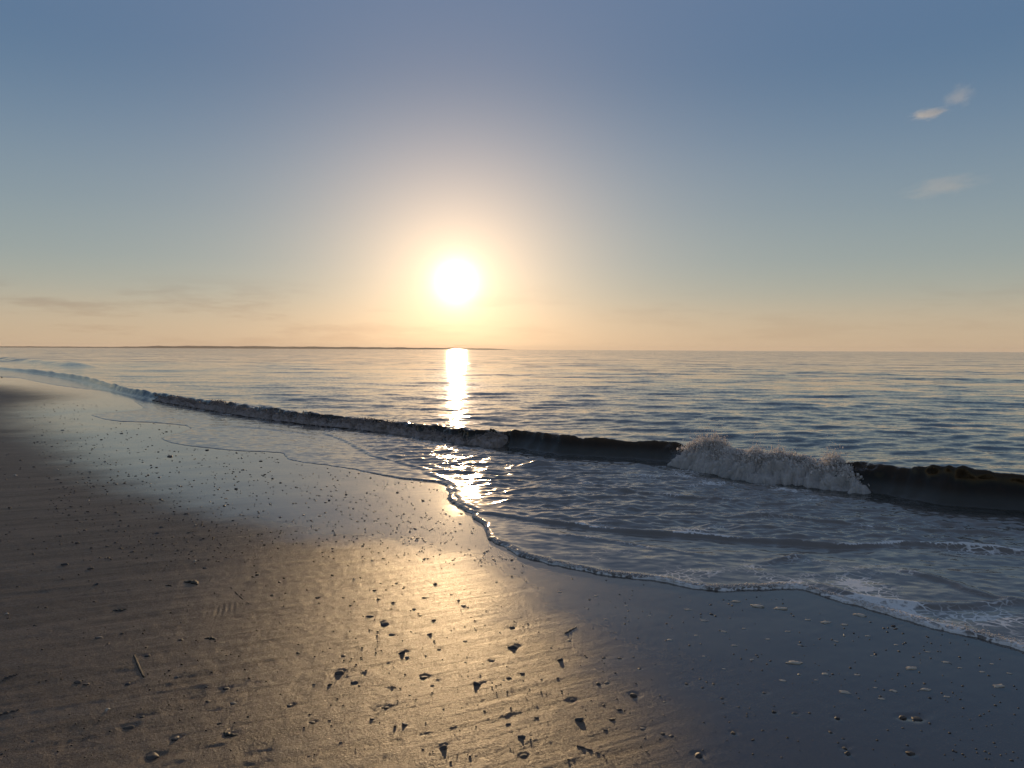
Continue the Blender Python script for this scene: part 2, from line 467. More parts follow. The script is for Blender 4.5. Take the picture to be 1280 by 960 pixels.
flecks = [(1139, 836, 13), (1183, 828, 8), (1249, 858, 12), (1056, 867, 12), (1031, 844, 8), (993, 830, 16), (979, 853, 8), (1072, 845, 6),
          (1102, 875, 7), (1117, 865, 8), (1157, 863, 10), (1228, 840, 6), (1184, 872, 6), (1094, 861, 5), (837, 801, 7), (1020, 852, 4),
          (948, 758, 16), (977, 761, 14), (1032, 778, 12), (1075, 769, 14), (920, 752, 10), (1056, 781, 8), (1010, 775, 6), (880, 776, 8),
          (905, 790, 7), (930, 786, 5), (960, 800, 6), (985, 790, 6), (860, 762, 8), (870, 795, 5), (918, 808, 6), (1000, 807, 5),
          (1045, 802, 6), (1085, 795, 6), (1120, 806, 5), (1160, 815, 5), (1090, 820, 4), (940, 826, 5), (905, 838, 5), (880, 822, 4),
          (745, 745, 5), (783, 757, 4), (700, 740, 5), (757, 775, 4), (812, 770, 4), (1200, 835, 5), (1240, 830, 5), (1262, 842, 5)]
fleck_uniq = {(1139, 836): 'largest pale foam fleck on the blue wet sand near the right side',
              (1249, 858): 'flat pale foam fleck on wet sand close to the right edge of the photo',
              (1056, 867): 'pale yellowish foam fleck alone in the middle of the blue wet sand',
              (993, 830): 'long thin pale foam streak lying across the blue wet sand',
              (1183, 828): 'roundish pale foam fleck up and right of the largest fleck'}
sticks = [((287, 735), (311, 758), .005, 'razor', 'straight narrow shell standing out in the sand right of the dark weed scrap'),
          ((168, 825), (180, 853), .006, 'razor', 'straight brown narrow shell lying on the streaked lower left sand'),
          ((-6, 904), (24, 896), .012, 'stick', 'dark thick stick cut off by the left edge of the photo'),
          ((722, 937), (755, 950), .007, 'stick', 'thin dark twig near the bottom edge where golden sand turns grey'),
          ((706, 793), (720, 785), .009, 'stick', 'short dark twig at the border of the golden sand and the blue wet sand'),
          ((6, 856), (22, 850), .011, 'stick', 'short dark stick above the thick one at the left edge')]
weeds = [(242, 731, 22, 'large curled dark seaweed scrap left of the straight narrow shell'),
         (150, 767, 16, 'flat dark seaweed scrap alone on the dull sand, lower left'),
         (265, 802, 15, 'narrow slanted dark seaweed scrap left of the golden glint'),
         (286, 925, 20, 'curved dark seaweed scrap low on the streaked brown sand'),
         (212, 735, 10, 'small dark seaweed scrap beside the large curled one')]
prints = [(276, 825, 26, 16), (280, 765, 26, 15), (378, 866, 34, 20), (234, 884, 28, 12), (223, 864, 26, 14), (140, 859, 34, 10), (88, 935, 36, 12),
          (470, 886, 26, 12), (100, 940, 40, 18), (320, 955, 40, 14), (60, 800, 24, 10), (55, 740, 20, 8)]


def px_m(px, py):
    """Metres per photo pixel, across, on the sand there."""
    x, y = at(px, py)
    return math.hypot(math.hypot(x, y), CAM_Z) / F


# random small finds between the listed ones
def zone(px, py):
    """How densely the tide left small finds at this pixel."""
    p = np.array(at(px, py))
    de = edge_dist(p[:1], p[1:])[0]
    if de > -0.08: return 0, 'none'
    wd = wet_dist(p[:1], p[1:])[0]
    if py < 705 and px < 640:
        return (1.0 if 40 < px - (py - 540) * 0.2 else 0.25), ('strip' if wd > -0.25 else 'dull')
    if px > 640 and wd > 0: return 0.35, 'wet'
    if 400 < px < 720: return 0.35, 'glint'
    return 0.18, 'dull'


taken = [(s[0], s[1]) for s in stones]
small = []
while len(small) < 165:
    px, py = random.uniform(0, 1280), random.choice([random.uniform(535, 705), random.uniform(535, 705), random.uniform(640, 955)])
    if py < 535 + 0: continue
    dns, zn = zone(px, py)
    if random.random() > dns: continue
    if any(abs(px - a) < 7 and abs(py - b) < 5 for a, b in taken): continue
    taken.append((px, py))
    small.append((px, py, random.uniform(2.2, 4.6) if py < 705 else random.uniform(3, 5.5), zn))

# ------------------------------------------------------------------ sand sheet
def rows(dr0, r_near, scale, rmax):
    r = [0.02, 0.3, 0.6, 0.9, 1.2, 1.5, 1.8, 2.0]
    while r[-1] < rmax:
        d = r[-1]
        if d < 2.3: st = 0.02
        else: st = max(dr0, scale * d * d)
        if d > 300: st = max(st, 0.05 * d)
        r.append(d + min(st, 0.25 * d))
    return np.array(r)


ang = angles(int(1150 * Q))
rr = rows(0.0075 / Q, 8, 0.0011 / Q, 5500)
RR, AA = np.meshgrid(rr, ang, indexing='ij')
X = RR * np.sin(AA); Y = RR * np.cos(AA)
de = grid_dist(X, Y, RR, edge_dist); wd = grid_dist(X, Y, RR, wet_dist)
keep = (de < 1.2)
Z = sand_base(X, Y, de)
wd2 = wd + 0.12 * fbm(X * 1.5, Y * 1.5, 31, 3) + 0.10 * perlin((X * SEA[0] + Y * SEA[1]) * 0.5, (X * SHORE[0] + Y * SHORE[1]) * 3.0, 33)
near_w = 0.30 + 0.028 * np.clip(RR - 4, 0, 40)
wet = smooth(-1.0, 1.0, wd2 / (near_w * 2.0))
# relief: backwash streaks (strong on the damp sand) and soft lumps
STR = np.array((0.88, 0.47)); STP = np.array((-0.47, 0.88))
u = X * STR[0] + Y * STR[1]; v = X * STP[0] + Y * STP[1]
fade = smooth(14, 5, RR)
# slight drift of the streak direction
v2 = v + 0.10 * perlin(u * 0.6, v * 0.6, 41)
u, v2, xn, yn, fn_ = u[RR < 14], v2[RR < 14], X[RR < 14], Y[RR < 14], fade[RR < 14]
streak = perlin(u * 0.9, v2 * 9, 42) * 0.42 + perlin(u * 1.3 + 3, v2 * 21, 43) * 0.45 + perlin(u * 2.4, v2 * 46, 44) * 0.30 + perlin(u * 4, v2 * 90, 47) * 0.15
wn = wet[RR < 14]
Z[RR < 14] += fn_ * ((0.0042 * (1 - wn) + 0.0002) * streak * (0.5 + 0.6 * smooth(-.5, .7, perlin(xn * .9, yn * .9, 45)))
                     + (0.0011 * (1 - wn) + 0.0003) * fbm(xn * 14, yn * 14, 46, 3))
# faint step where the last wash stopped
j0 = np.searchsorted(rr, 2.0)


def local(px, py, rad):
    x, y = at(px, py)
    r = math.hypot(x, y); t = math.atan2(x, y)
    i0, i1 = np.searchsorted(rr, (r - rad, r + rad)); k0, k1 = np.searchsorted(ang, (t - rad / r, t + rad / r))
    sl = (slice(max(i0, 0), i1 + 1), slice(max(k0, 0), k1 + 1))
    return x, y, sl


for (px, py, w, *_) in stones + small:
    r0 = 0.5 * w * px_m(px, py)
    if py < 560: continue
    L = r0 * random.uniform(3.0, 9.0)
    x, y, sl = local(px, py, L + 3 * r0)
    dx = X[sl] - x; dy = Y[sl] - y
    uu = dx * STR[0] + dy * STR[1]; vv = dx * STP[0] + dy * STP[1]
    d = np.hypot(dx, dy)
    pit = -0.08 * r0 * np.exp(-((d - 1.0 * r0) / (0.7 * r0)) ** 2)
    # scour furrow on the seaward side with two low banks, short tail landward
    tail = np.where(uu > 0, np.exp(-uu / (0.45 * L)), np.exp(uu / (0.2 * L)))
    fur = -0.10 * r0 * tail * np.exp(-(vv / (0.8 * r0)) ** 2) + 0.06 * r0 * tail * np.exp(-((np.abs(vv) - 1.7 * r0) / (0.6 * r0)) ** 2)
    Z[sl] += pit + fur * random.uniform(0.4, 1.1)
for (px, py, w, h) in prints:                                     # shoe and paw marks pressed into the damp sand
    s = px_m(px, py) * w * 0.5
    x, y, sl = local(px, py, 3.2 * s)
    a_ = random.uniform(-0.5, 0.5); c_, s_ = math.cos(a_), math.sin(a_)
    dx = (X[sl] - x) * c_ + (Y[sl] - y) * s_; dy = -(X[sl] - x) * s_ + (Y[sl] - y) * c_
    ly = s * 1.9
    m_ = np.exp(-((dx / s) ** 2 + (dy / ly) ** 2) ** 2)
    tread = np.sin((dy + 0.15 * dx) * 2 * math.pi / 0.019) * 0.5 + 0.5 * perlin(dx * 40, dy * 40, 7)
    rim = np.exp(-((np.sqrt((dx / s) ** 2 + (dy / ly) ** 2) - 1.1) / 0.18) ** 2)
    Z[sl] += m_ * (-0.0022 + 0.0018 * tread) + 0.0014 * rim * perlin(dx * 20, dy * 20, 8)
for (px, py, w, *_) in weeds:
    s = px_m(px, py) * w * 0.5
    x, y, sl = local(px, py, 3 * s)
    Z[sl] -= 0.004 * np.exp(-(np.hypot(X[sl] - x, Y[sl] - y) / s) ** 2)

SANDZ = (rr, ang, Z)


def sand_z(x, y):
    r = math.hypot(x, y); t = math.atan2(x, y)
    i = min(max(np.searchsorted(rr, r), 1), len(rr) - 1); k = min(max(np.searchsorted(ang, t), 1), len(ang) - 1)
    return float(Z[i, k])


faces, verts, attrs = grid_mesh('beach', X, Y, Z, keep, {'wet': wet})
beach = build('beach', verts, faces, attrs, M_SAND)
tag(beach, 'damp brown sand beach with a glossy wet strip along the water', 'beach', kind='structure')

# ------------------------------------------------------------------ water sheet
rw = [3.0]
while rw[-1] < 8600:
    d = rw[-1]
    st = max(0.013 if d < 13 else 0.03, 0.00022 * d * d) / Q
    if d > 250: st = max(0.04 * d, 0)
    rw.append(d + st)
rw = np.array(rw)
half = R(40)
inn = np.linspace(-half, half, int(1150 * Q))
aw = np.concatenate([np.linspace(R(-100), -half, 60)[:-1], inn, np.linspace(half, R(100), 60)[1:]])
RR, AA = np.meshgrid(rw, aw, indexing='ij')
X = RR * np.sin(AA); Y = RR * np.cos(AA)
far = RR > 140
de = grid_dist(X, Y, RR, edge_dist)
wob = 0.035 * fbm(X * 3.2, Y * 3.2, 51, 4) * smooth(60, 6, RR) + 0.012 * fbm(X * 14, Y * 14, 52, 2) * smooth(14, 5, RR)
dn = de + wob
keep = dn > -0.06

# distance to the breaker line
tb = np.full(X.shape, 1e3); sb = np.zeros(X.shape)
sel = (de > -0.3) & (RR < 90)
ri, ci = coarse_idx(X.shape[0], 6), coarse_idx(X.shape[1], 6)
dc, pc = dist_poly(X[np.ix_(ri, ci)], Y[np.ix_(ri, ci)], BRK)
d_ = upsample(dc, ri, ci, *X.shape); p_ = upsample(pc, ri, ci, *X.shape)
fine_ = sel & (d_ < 2.5)
d_[fine_], p_[fine_] = dist_poly(X[fine_], Y[fine_], BRK)
d_, p_ = d_[sel], p_[sel]
i_ = np.clip(p_.astype(int), 0, len(BRK) - 2); fr = p_ - i_
bx = BRK[i_, 0] * (1 - fr) + BRK[i_ + 1, 0] * fr; by = BRK[i_, 1] * (1 - fr) + BRK[i_ + 1, 1] * fr
nx = BRK_N[i_, 0] * (1 - fr) + BRK_N[i_ + 1, 0] * fr; ny = BRK_N[i_, 1] * (1 - fr) + BRK_N[i_ + 1, 1] * fr
tb[sel] = np.sign((X[sel] - bx) * nx + (Y[sel] - by) * ny) * d_
sb[sel] = p_
NX = np.zeros(X.shape); NY = np.zeros(X.shape); NX[sel] = nx; NY[sel] = ny


def along(col, p):
    return np.interp(p, np.arange(len(BRK)), BRK[:, col])


H = along(2, sb); FO = along(3, sb); FW = along(4, sb); LEAN = along(5, sb)
ends = smooth(0, 4, sb) * smooth(len(BRK) - 1, len(BRK) - 12, sb)
jag = fbm(X * 1.1, Y * 1.1, 61, 2) * 0.07 * smooth(24, 13, RR) + FO * 0.10 * smooth(24, 13, RR) * fbm(X * 4, Y * 4, 62, 2)
t1 = tb + 0.025 * fbm(X * 2.4, Y * 2.4, 67, 3) * smooth(24, 13, RR) + jag * (0.4 + FO) + FO * 0.05 * fbm(X * 5, Y * 5, 63, 3) * (tb < 0.6)
face = smooth(0, 1, t1 / FW)
back = np.where(t1 > FW, 0.32 + 0.68 * np.exp(-np.clip(t1 - FW, 0, None) / 0.35), 1.0) * np.where(t1 > FW, np.exp(-np.clip(t1 - FW, 0, None) / 1.6), 1.0)
hb = H * ends * (1 + 0.17 * perlin(sb * 0.16, sb * 0 + .7, 64) + 0.05 * perlin(sb * 0.6, sb * 0 + .2, 66) + 0.35 * smooth(170, 200, sb) * perlin(sb * 0.9, sb * 0 + .4, 68) + FO * 0.25 * smooth(24, 13, RR) * fbm(X * 2.6, Y * 2.6, 65, 3)) * face * back
trough = -0.03 * np.exp(-((t1 + 0.25) / 0.3) ** 2) * ends

# open-water chop
wl = np.exp(np.linspace(math.log(0.28), math.log(9.0), 46))
cx = np.zeros(X.shape); hz = np.zeros(X.shape)
drw = np.gradient(rw)[:, None]
off = smooth(0.0, 3.0, tb)
off = np.where(sel, off, 1.0)
for i, L in enumerate(wl):
    th = math.radians(rng.normal(-97 if L > 1 else -92, 19 if L > 1.2 else 33))
    k = 2 * math.pi / L; kx, ky = k * math.cos(th), k * math.sin(th)
    slope = 0.0118 * (1.3 if 0.5 < L < 1.6 else 1.25 if L <= .5 else 0.50)
    amp = slope * L / (2 * math.pi) * math.sqrt(2)
    lod = np.clip((L / drw - 3.0) / 4.0, 0, 1)
    ph = rng.uniform(0, 6.28)
    grp = 1.0 + 0.55 * perlin(X / (L * 3.2) + i * 3.1, Y / (L * 4.5) + i, 70 + i) if L > 0.5 else 1.0
    sn = np.sin(kx * X + ky * Y + ph)
    hz += amp * grp * lod * (sn + 0.25 * sn * sn)
# swash ripples: small, criss-crossing
sw_in = smooth(0.02, 0.6, dn) * smooth(0.15, -0.6, tb)
rp = np.zeros(X.shape)
mm = sel & (RR < 45)
xm, ym = X[mm], Y[mm]
um = xm * SEA[0] + ym * SEA[1]; vm = xm * SHORE[0] + ym * SHORE[1]
lod = smooth(26, 9, RR[mm])
r1 = fbm(xm * 1.6, ym * 3.4, 81, 3, 0.55) * 0.016
r2 = (1 - np.abs(perlin(xm * 3.2 + 2, ym * 6.5, 82))) * 0.010 + (1 - np.abs(perlin(xm * 7 + 2, ym * 13, 83))) * 0.0042
r3 = perlin(um * 10, vm * 5, 84) * 0.0030 + perlin(um * 22, vm * 10, 85) * 0.0012
rp[mm] = r1 * 0.8 + (r2 + r3) * lod
calm = smooth(-1.0, -3.2, X) * 0.72
inb = np.zeros(X.shape); ib = inside(xm, ym, BORE_POLY)
d2, _ = dist_poly(xm, ym, B2)
d2 = np.where(ib, d2, -d2) + 0.03 * fbm(xm * 3.5, ym * 3.5, 86, 3)
inb[mm] = np.clip(d2, -9, 9)
bore = np.where(mm, smooth(-0.02, 0.3, inb), 0)
lip = 1 - np.clip(1 - dn / 0.05, 0, 1) ** 2
T1 = (0.004 + 0.010 * smooth(-2.5, 0.0, X)) * np.sqrt(np.clip(lip, 0, 1)) + 0.005 * smooth(-2.5, 0, X) * np.exp(-((dn - 0.05) / 0.035) ** 2)
e2 = np.where(mm, inb, -9)
lip2 = np.sqrt(np.clip(1 - np.clip(1 - e2 / 0.09, 0, 1) ** 2, 0, 1))
T2 = (0.009 + 0.007 * smooth(-1.5, 1.0, X)) * lip2 + (0.006 + 0.014 * smooth(-0.5, 1.2, X)) * np.clip(0.75 + 0.6 * perlin(X * 3, Y * 3, 87), 0.2, 1.4) * np.exp(-((e2 - 0.055) / 0.036) ** 2)
zs = np.where(dn > 0, T1 + T2 * smooth(0, .1, dn), -0.02 + 0.5 * np.clip(dn, -0.1, 0))
zs = zs + rp * sw_in * (0.45 + 1.15 * bore) * (1 - calm)
zw = zs * smooth(0.25, -0.2, tb) + np.where(sel, 0.03 * smooth(-0.2, 0.25, tb), 0.03)
hsea = hz * (0.25 + 0.75 * off) * smooth(-0.1, 0.5, tb) * smooth(0.3, 3.0, np.where(sel, dn, 9))
hsea = np.where(sel, hsea, hz * smooth(0.3, 6, de))
Zw = zw + hsea + hb + trough
extra = np.zeros(X.shape)
for pts, hh in (([(1004, 727), (1066, 747), (1130, 758), (1190, 761), (1290, 756), (1400, 760)], .012), ([(1120, 714), (1180, 730), (1230, 748), (1290, 760)], .011),
                ([(950, 709), (985, 702), (1015, 695)], .014), ([(660, 668), (740, 676), (830, 690), (900, 700)], .006), ([(240, 530), (330, 536), (420, 548)], .006),
                ([(700, 600), (780, 618), (860, 628), (960, 636)], .014), ([(900, 650), (1000, 655), (1120, 668), (1290, 672)], .012)):
    C_ = catmull([at(*p) for p in pts], 5)
    mq = mm & (np.abs(X - C_[:, 0].mean()) < 4.5) & (np.abs(Y - C_[:, 1].mean()) < 5)
    dq, pq = dist_poly(X[mq], Y[mq], C_)
    dq = dq + 0.03 * fbm(X[mq] * 4, Y[mq] * 4, 88, 3)
    tap = smooth(0, 4, pq) * smooth(len(C_) - 1, len(C_) - 5, pq)
    Zw[mq] += 1.6 * hh * tap * np.exp(-(np.where(dq > 0, dq / 0.04, dq / 0.06)) ** 2)
    extra[mq] = np.maximum(extra[mq], tap * np.exp(-(dq / 0.05) ** 2))
# small wavelet standing in the wash
x0, y0 = at(676, 588)
dx, dy = X - x0, Y - y0
Zw += 0.07 * np.exp(-((dx + 0.35 * dy) / 0.20) ** 2) * np.exp(-(dy / 0.12) ** 2) + 0.03 * np.exp(-((dx - .45) / 0.4) ** 2 - ((dy + .1) / .12) ** 2)
# second low breaker far along the shore
B3 = catmull([at(120, 461), at(67, 456), at(0, 450), at(-80, 446)], 8)
m3 = sel | ((RR < 160) & (X < -20))
d3, p3 = dist_poly(X[m3], Y[m3], B3)
Zw[m3] += 0.30 * np.exp(-(d3 / 0.9) ** 2) * smooth(0, 5, p3)
# breaker leans shoreward
hn = np.clip(hb / np.maximum(H, .01), 0, 1.2)
lean = LEAN * hn ** 3 * 1.3 * ends * smooth(FW * 1.9, FW, t1)
Xd = X - NX * lean; Yd = Y - NY * lean

foam = np.zeros(X.shape)
streakn = fbm(X * 2.2, Y * 2.2, 91, 3)
right = smooth(-0.6, 1.4, X)
foam += np.exp(-np.clip(dn, 0, None) / (0.020 + 0.10 * right * smooth(1.9, 2.6, X + 0.35 * (6 - Y)) + 0.02 * right)) * (0.72 + 0.25 * right + 0.45 * streakn) * smooth(-9, -2.5, X)
foam += right * 0.62 * np.exp(-((dn - 0.28) / 0.34) ** 2) * np.clip(0.6 + 1.0 * streakn, 0, 1)
foam += (0.15 + 0.85 * right) * 0.42 * smooth(0.1, .4, dn) * smooth(-0.1, -0.5, tb) * np.clip(fbm(X * 1.1 + 3, Y * 2.6, 96, 3) + 0.15, 0, 1) * (X > -1.5)
foam += np.where(mm, 0.75 * np.exp(-np.clip(e2 - 0.05, 0, None) / 0.035) * (e2 > 0.035), 0) * np.clip(0.5 + 0.9 * streakn, 0, 1)
wash = smooth(0.1, -0.15, tb) * smooth(-1.6, -0.1, tb) * FO
foam += wash * np.clip(0.30 + 0.5 * streakn, 0, 1)
foam += np.clip(FO, 0, 1) * smooth(-0.10, 0.05, tb) * smooth(0.55, 0.2, tb) * (0.45 + .5 * streakn) * ends * (0.35 + 0.65 * smooth(0.5, 2.0, X))
foam += np.where(mm, 0.22 * smooth(.2, 1.2, dn) * smooth(-0.2, -0.8, tb) * np.clip(streakn * 1.4, 0, 1), 0)
foam += extra * right * 0.45 * np.clip(0.4 + streakn, 0, 1)
foam = np.clip(foam, 0, 1)
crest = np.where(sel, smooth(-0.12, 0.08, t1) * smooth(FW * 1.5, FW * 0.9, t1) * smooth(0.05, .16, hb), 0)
lipm = np.where(sel, smooth(0.60, 1.15, hb / np.maximum(H, .02)) * smooth(FW * 1.7, FW * 1.0, t1) * smooth(.12, .2, hb), 0)
shallow = np.where(sel, smooth(-0.08, -0.6, tb), 0)
offshore = np.where(sel, smooth(0.2, 30, tb), 1.0)
offshore = np.clip(0.25 * smooth(0, .8, tb) + 0.75 * smooth(0, 45, np.where(sel, tb, 100)), 0, 1)

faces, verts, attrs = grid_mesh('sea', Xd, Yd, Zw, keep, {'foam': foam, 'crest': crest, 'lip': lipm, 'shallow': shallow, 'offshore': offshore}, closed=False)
nrm = vert_normals(verts, faces)
if nrm[:, 2].mean() < 0:
    faces = faces[:, ::-1]; nrm = -nrm
isb = ((tb > -0.16) & (tb < 0.95) & sel & (sb > 1) & (sb < 238) & (RR < 40)).reshape(-1)
fb = isb[faces].all(1)
sea = build('sea', verts, faces[~fb], attrs, M_WATER, nrm)
tag(sea, 'rippled grey blue sea with thin wash running up the sand', 'sea', kind='structure')
wave = build('breaking_wave', verts, faces[fb], attrs, M_WATER, nrm)
tag(wave, 'long low dark brown wave breaking along the whole shore', 'wave')


# ------------------------------------------------------------------ foam on the breaker
def ico(sub):
    bm = bmesh.new(); bmesh.ops.create_icosphere(bm, subdivisions=sub, radius=1.0)
    bm.verts.ensure_lookup_table()
    V = np.array([v.co for v in bm.verts]); Fc = np.array([[v.index for v in f.verts] for f in bm.faces]); bm.free()
    return V, Fc


ICO1, ICO2 = ico(1), ico(2)


def blobs(P, rad, sub=ICO1, squash=1.0, seed=0):
    V, Fc = sub
    g = np.random.default_rng(seed)
    n = len(P)
    jit = 1 + 0.25 * g.standard_normal((n, len(V), 1))
    sc = rad[:, None, None] * (1 + 0.3 * g.uniform(-1, 1, (n, 1, 3)))
    out = P[:, None, :] + V[None] * jit * sc * np.array((1, 1, squash))
    f = (Fc[None] + (np.arange(n) * len(V))[:, None, None])
    return out.reshape(-1, 3), f.reshape(-1, 3)


def foam_section(p0, p1, top, ndrop, spread, seed, label, lump=0.05, rscale=1.0, mat=None):
    """Lumpy tumbling foam between two breaker samples, with flying drops above it."""
    ds = 0.010
    seg = np.linalg.norm(np.diff(BRK[:, :2], axis=0), axis=1); cum = np.concatenate([[0], np.cumsum(seg)])
    S = np.arange(np.interp(p0, np.arange(len(cum)), cum), np.interp(p1, np.arange(len(cum)), cum), ds * (1 + 0.5 * (p0 > 120)))
    ps = np.interp(S, cum, np.arange(len(cum)))
    px_, py_ = along(0, ps), along(1, ps)
    n_ = np.stack([np.interp(ps, np.arange(len(BRK)), BRK_N[:, k]) for k in (0, 1)], 1)
    h_, fo_, fw_ = along(2, ps), along(3, ps), along(4, ps)
    env = np.clip(fo_ * 1.3, 0, 1) * smooth(0, 0.25, S - S[0]) * smooth(0, 0.25, S[-1] - S)
    U = np.linspace(0, 1, 64)
    SS, UU = np.meshgrid(S, U, indexing='ij')
    tr = 3.5 if mat else 0.2
    e0 = np.clip(fo_ * 1.3, 0, 1) * smooth(0, tr if not mat else 0.6, S - S[0]) * smooth(0, tr if mat else 0.5, S[-1] - S)
    patch = 0.55 if mat else 0.22
    E_ = smooth(0.12, 0.62, e0[:, None] - patch * np.clip(0.25 - fbm(SS * 0.9, UU * 1.2, seed + 30, 3), 0, 1.2)
                - 0.9 * (1 - e0[:, None]) * np.abs(UU - (0.12 if not mat else 0.45)) * 1.2
                 - (0 if mat else 0.9) * smooth(0.9, 0.0, SS - S[0]) * np.clip(UU - 0.22, 0, 1) * 2.0)
    env = E_.mean(1) + 1e-4
    big = fbm(SS * 2.1, UU * 0.6 + 2, seed, 2)
    hh = h_[:, None] * (top + 0.30 * big + 0.16 * fbm(SS * 5.5, UU * 0.4 + 7, seed + 20, 3) - 0.10)
    if mat: hh = hh * np.clip(0.82 + 0.55 * fbm(SS * 0.55, SS * 0 + 9, seed + 40, 3), 0.35, 1.4)
    if not mat: hh = hh * (0.22 + 0.78 * smooth(0.0, 1.1, SS - S[0])) * (0.55 + 0.45 * smooth(0, 0.8, S[-1] - SS))
    # profile: front foot -> bulge -> top -> back
    tt = -0.10 + (0.46 if mat else 0.60) * UU + 0.05 * big
    zz = hh * np.sin(np.clip(UU * 1.0, 0, 1) * math.pi) ** 0.62 * (1 - 0.15 * UU)
    bil = (1 - np.abs(perlin(SS * 3.2, UU * 2 + 1, seed + 5))) * 0.5 - .35 + (1 - np.abs(perlin(SS * 7, UU * 4 + 1, seed + 1))) * 0.55 + (1 - np.abs(perlin(SS * 13 + 1.5 * fbm(SS * 3, UU * 3, seed + 50, 2), UU * 6, seed + 2))) * 0.30 + (1 - np.abs(perlin(SS * 30 + 2.0 * fbm(SS * 5, UU * 5, seed + 51, 2), UU * 16, seed + 3))) * 0.18 \
        + (1 - np.abs(perlin(SS * 64, UU * 38, seed + 4))) * 0.09
    dsp = lump * (bil - 0.75) * 2.6
    tn = -np.cos(UU * math.pi * 0.9) * 0.8; zn = np.sin(UU * math.pi) * 0.7 + 0.3
    tt = tt + dsp * tn; zz = (zz + dsp * zn) * (0.25 + 0.75 * E_) - 0.14 * (1 - E_) - 0.02
    x = px_[:, None] + n_[:, :1] * tt; y = py_[:, None] + n_[:, 1:] * tt
    G = np.stack([x, y, zz], -1)
    ns, nu = SS.shape
    idx = np.arange(ns * nu).reshape(ns, nu)
    q = np.stack([idx[:-1, :-1], idx[1:, :-1], idx[1:, 1:], idx[:-1, 1:]], -1).reshape(-1, 4)
    tri = np.concatenate([q[:, [0, 1, 2]], q[:, [0, 2, 3]]])
    g = np.random.default_rng(seed)
    # drops and froth clots thrown up along the top and the front
    pi = g.choice(ns, ndrop, p=env / env.sum())
    ui = np.clip(g.normal(0.50, 0.11, ndrop), 0.10, 0.9)
    P = G[pi, (ui * (nu - 1)).astype(int)].copy()
    up = g.exponential(spread, ndrop) * env[pi]
    burst = np.clip(0.45 + 1.1 * fbm(S[pi] * 4.0, S[pi] * 0 + 5.5, seed + 9, 3), 0.05, 2.0)
    P[:, 2] += up * burst
    P[:, :2] += g.normal(0, 0.03, (ndrop, 2)) - n_[pi] * (up * 0.4)[:, None]
    rad = np.clip(g.lognormal(math.log(0.0036), 0.5, ndrop), 0.0012, 0.012) * rscale * np.clip(1.2 - up / 0.2, 0.35, 1)
    bv, bf = blobs(P, rad, ICO1, 1.7, seed)
    V = np.concatenate([G.reshape(-1, 3), bv]); Fa = np.concatenate([tri, bf + ns * nu])
    o = build('wave_foam', V, Fa, {}, mat or M_FOAM)
    tag(o, label, 'foam', kind='stuff')
    return o


def par_at(px):
    i = np.argsort(BRK[:, 6]); return float(np.interp(px, BRK[i, 6], i))


foam_section(par_at(1115), par_at(822), 1.50, 20000, 0.05, 301, 'bright white splash of foam where the dark wave crest breaks, right of the middle', 0.075, 1.2)
foam_section(par_at(650), par_at(160), 0.95, 22000, 0.022, 302, 'mauve grey tumbling foam along the far left part of the wave', 0.06, 1.1, M_TUMBLE)

# froth beads along the wash edge, right part
ed = E1s[(E1s[:, 1] < 8) & (E1s[:, 1] > 2.6) & (np.abs(E1s[:, 0]) < 4)]
cum = np.concatenate([[0], np.cumsum(np.linalg.norm(np.diff(ed, axis=0), axis=1))])
nb = 14000
s_ = rng.uniform(0, cum[-1], nb)
bx_ = np.interp(s_, cum, ed[:, 0]); by_ = np.interp(s_, cum, ed[:, 1])
offn = np.abs(rng.normal(0, 1, nb)) * (0.012 + 0.035 * smooth(-0.3, 1.6, bx_)) + 0.005
gx = bx_ + SEA[0] * offn; gy = by_ + SEA[1] * offn
dd = edge_dist(gx, gy) + 0.035 * fbm(gx * 3.2, gy * 3.2, 51, 4) * smooth(60, 6, np.hypot(gx, gy)) + 0.012 * fbm(gx * 14, gy * 14, 52, 2)
cl = fbm(gx * 4, gy * 4, 95, 2)
ok = (dd > 0.004) & (dd < 0.25) & (cl + rng.uniform(-.6, .9, nb) > 0)
gx, gy, dd = gx[ok], gy[ok], dd[ok]
lp = 1 - np.clip(1 - dd / 0.05, 0, 1) ** 2
gz = (0.004 + 0.010 * smooth(-2.5, 0.0, gx)) * np.sqrt(lp) + 0.005 * np.exp(-((dd - 0.05) / 0.035) ** 2) + 0.001
V, Fa = blobs(np.stack([gx, gy, gz], 1), np.clip(rng.lognormal(math.log(0.0027), 0.45, len(gx)), 0.001, 0.007), ICO1, 0.5, 5)
froth = build('wash_froth', V, Fa, {}, M_FOAM)
tag(froth, 'thin line of white bubbles along the edge of the wash', 'foam', kind='stuff')


# ------------------------------------------------------------------ finds on the sand
def stone_mesh(seed, mat, flat=0.6):
    g = np.random.default_rng(seed)
    V, Fc = ico(3)
    o3 = g.uniform(-9, 9, 3)
    n = fbm(V[:, 0] * 1.1 + o3[0] + V[:, 2], V[:, 1] * 1.1 + o3[1] - V[:, 2] * .7, seed, 3)
    V = V * (1 + 0.30 * n)[:, None]
    for k in range(5):                                             # a few worn facets
        d = g.normal(size=3); d /= np.linalg.norm(d)
        h = V @ d; c = 0.72
        V = V - np.outer(np.clip(h - c, 0, None) * 0.8, d)
    V = V * np.array((1.0, g.uniform(.65, .95), flat))
    me = bpy.data.meshes.new('stone'); me.from_pydata(V.tolist(), [], Fc.tolist()); me.shade_smooth(); me.materials.append(mat)
    return me


STONES = [stone_mesh(500 + k, M_STONE[(0, 0, 1, 0, 2, 1)[k % 6]], (0.55, 0.75, 0.6, 0.9, 0.5, 0.7)[k % 6]) for k in range(9)]


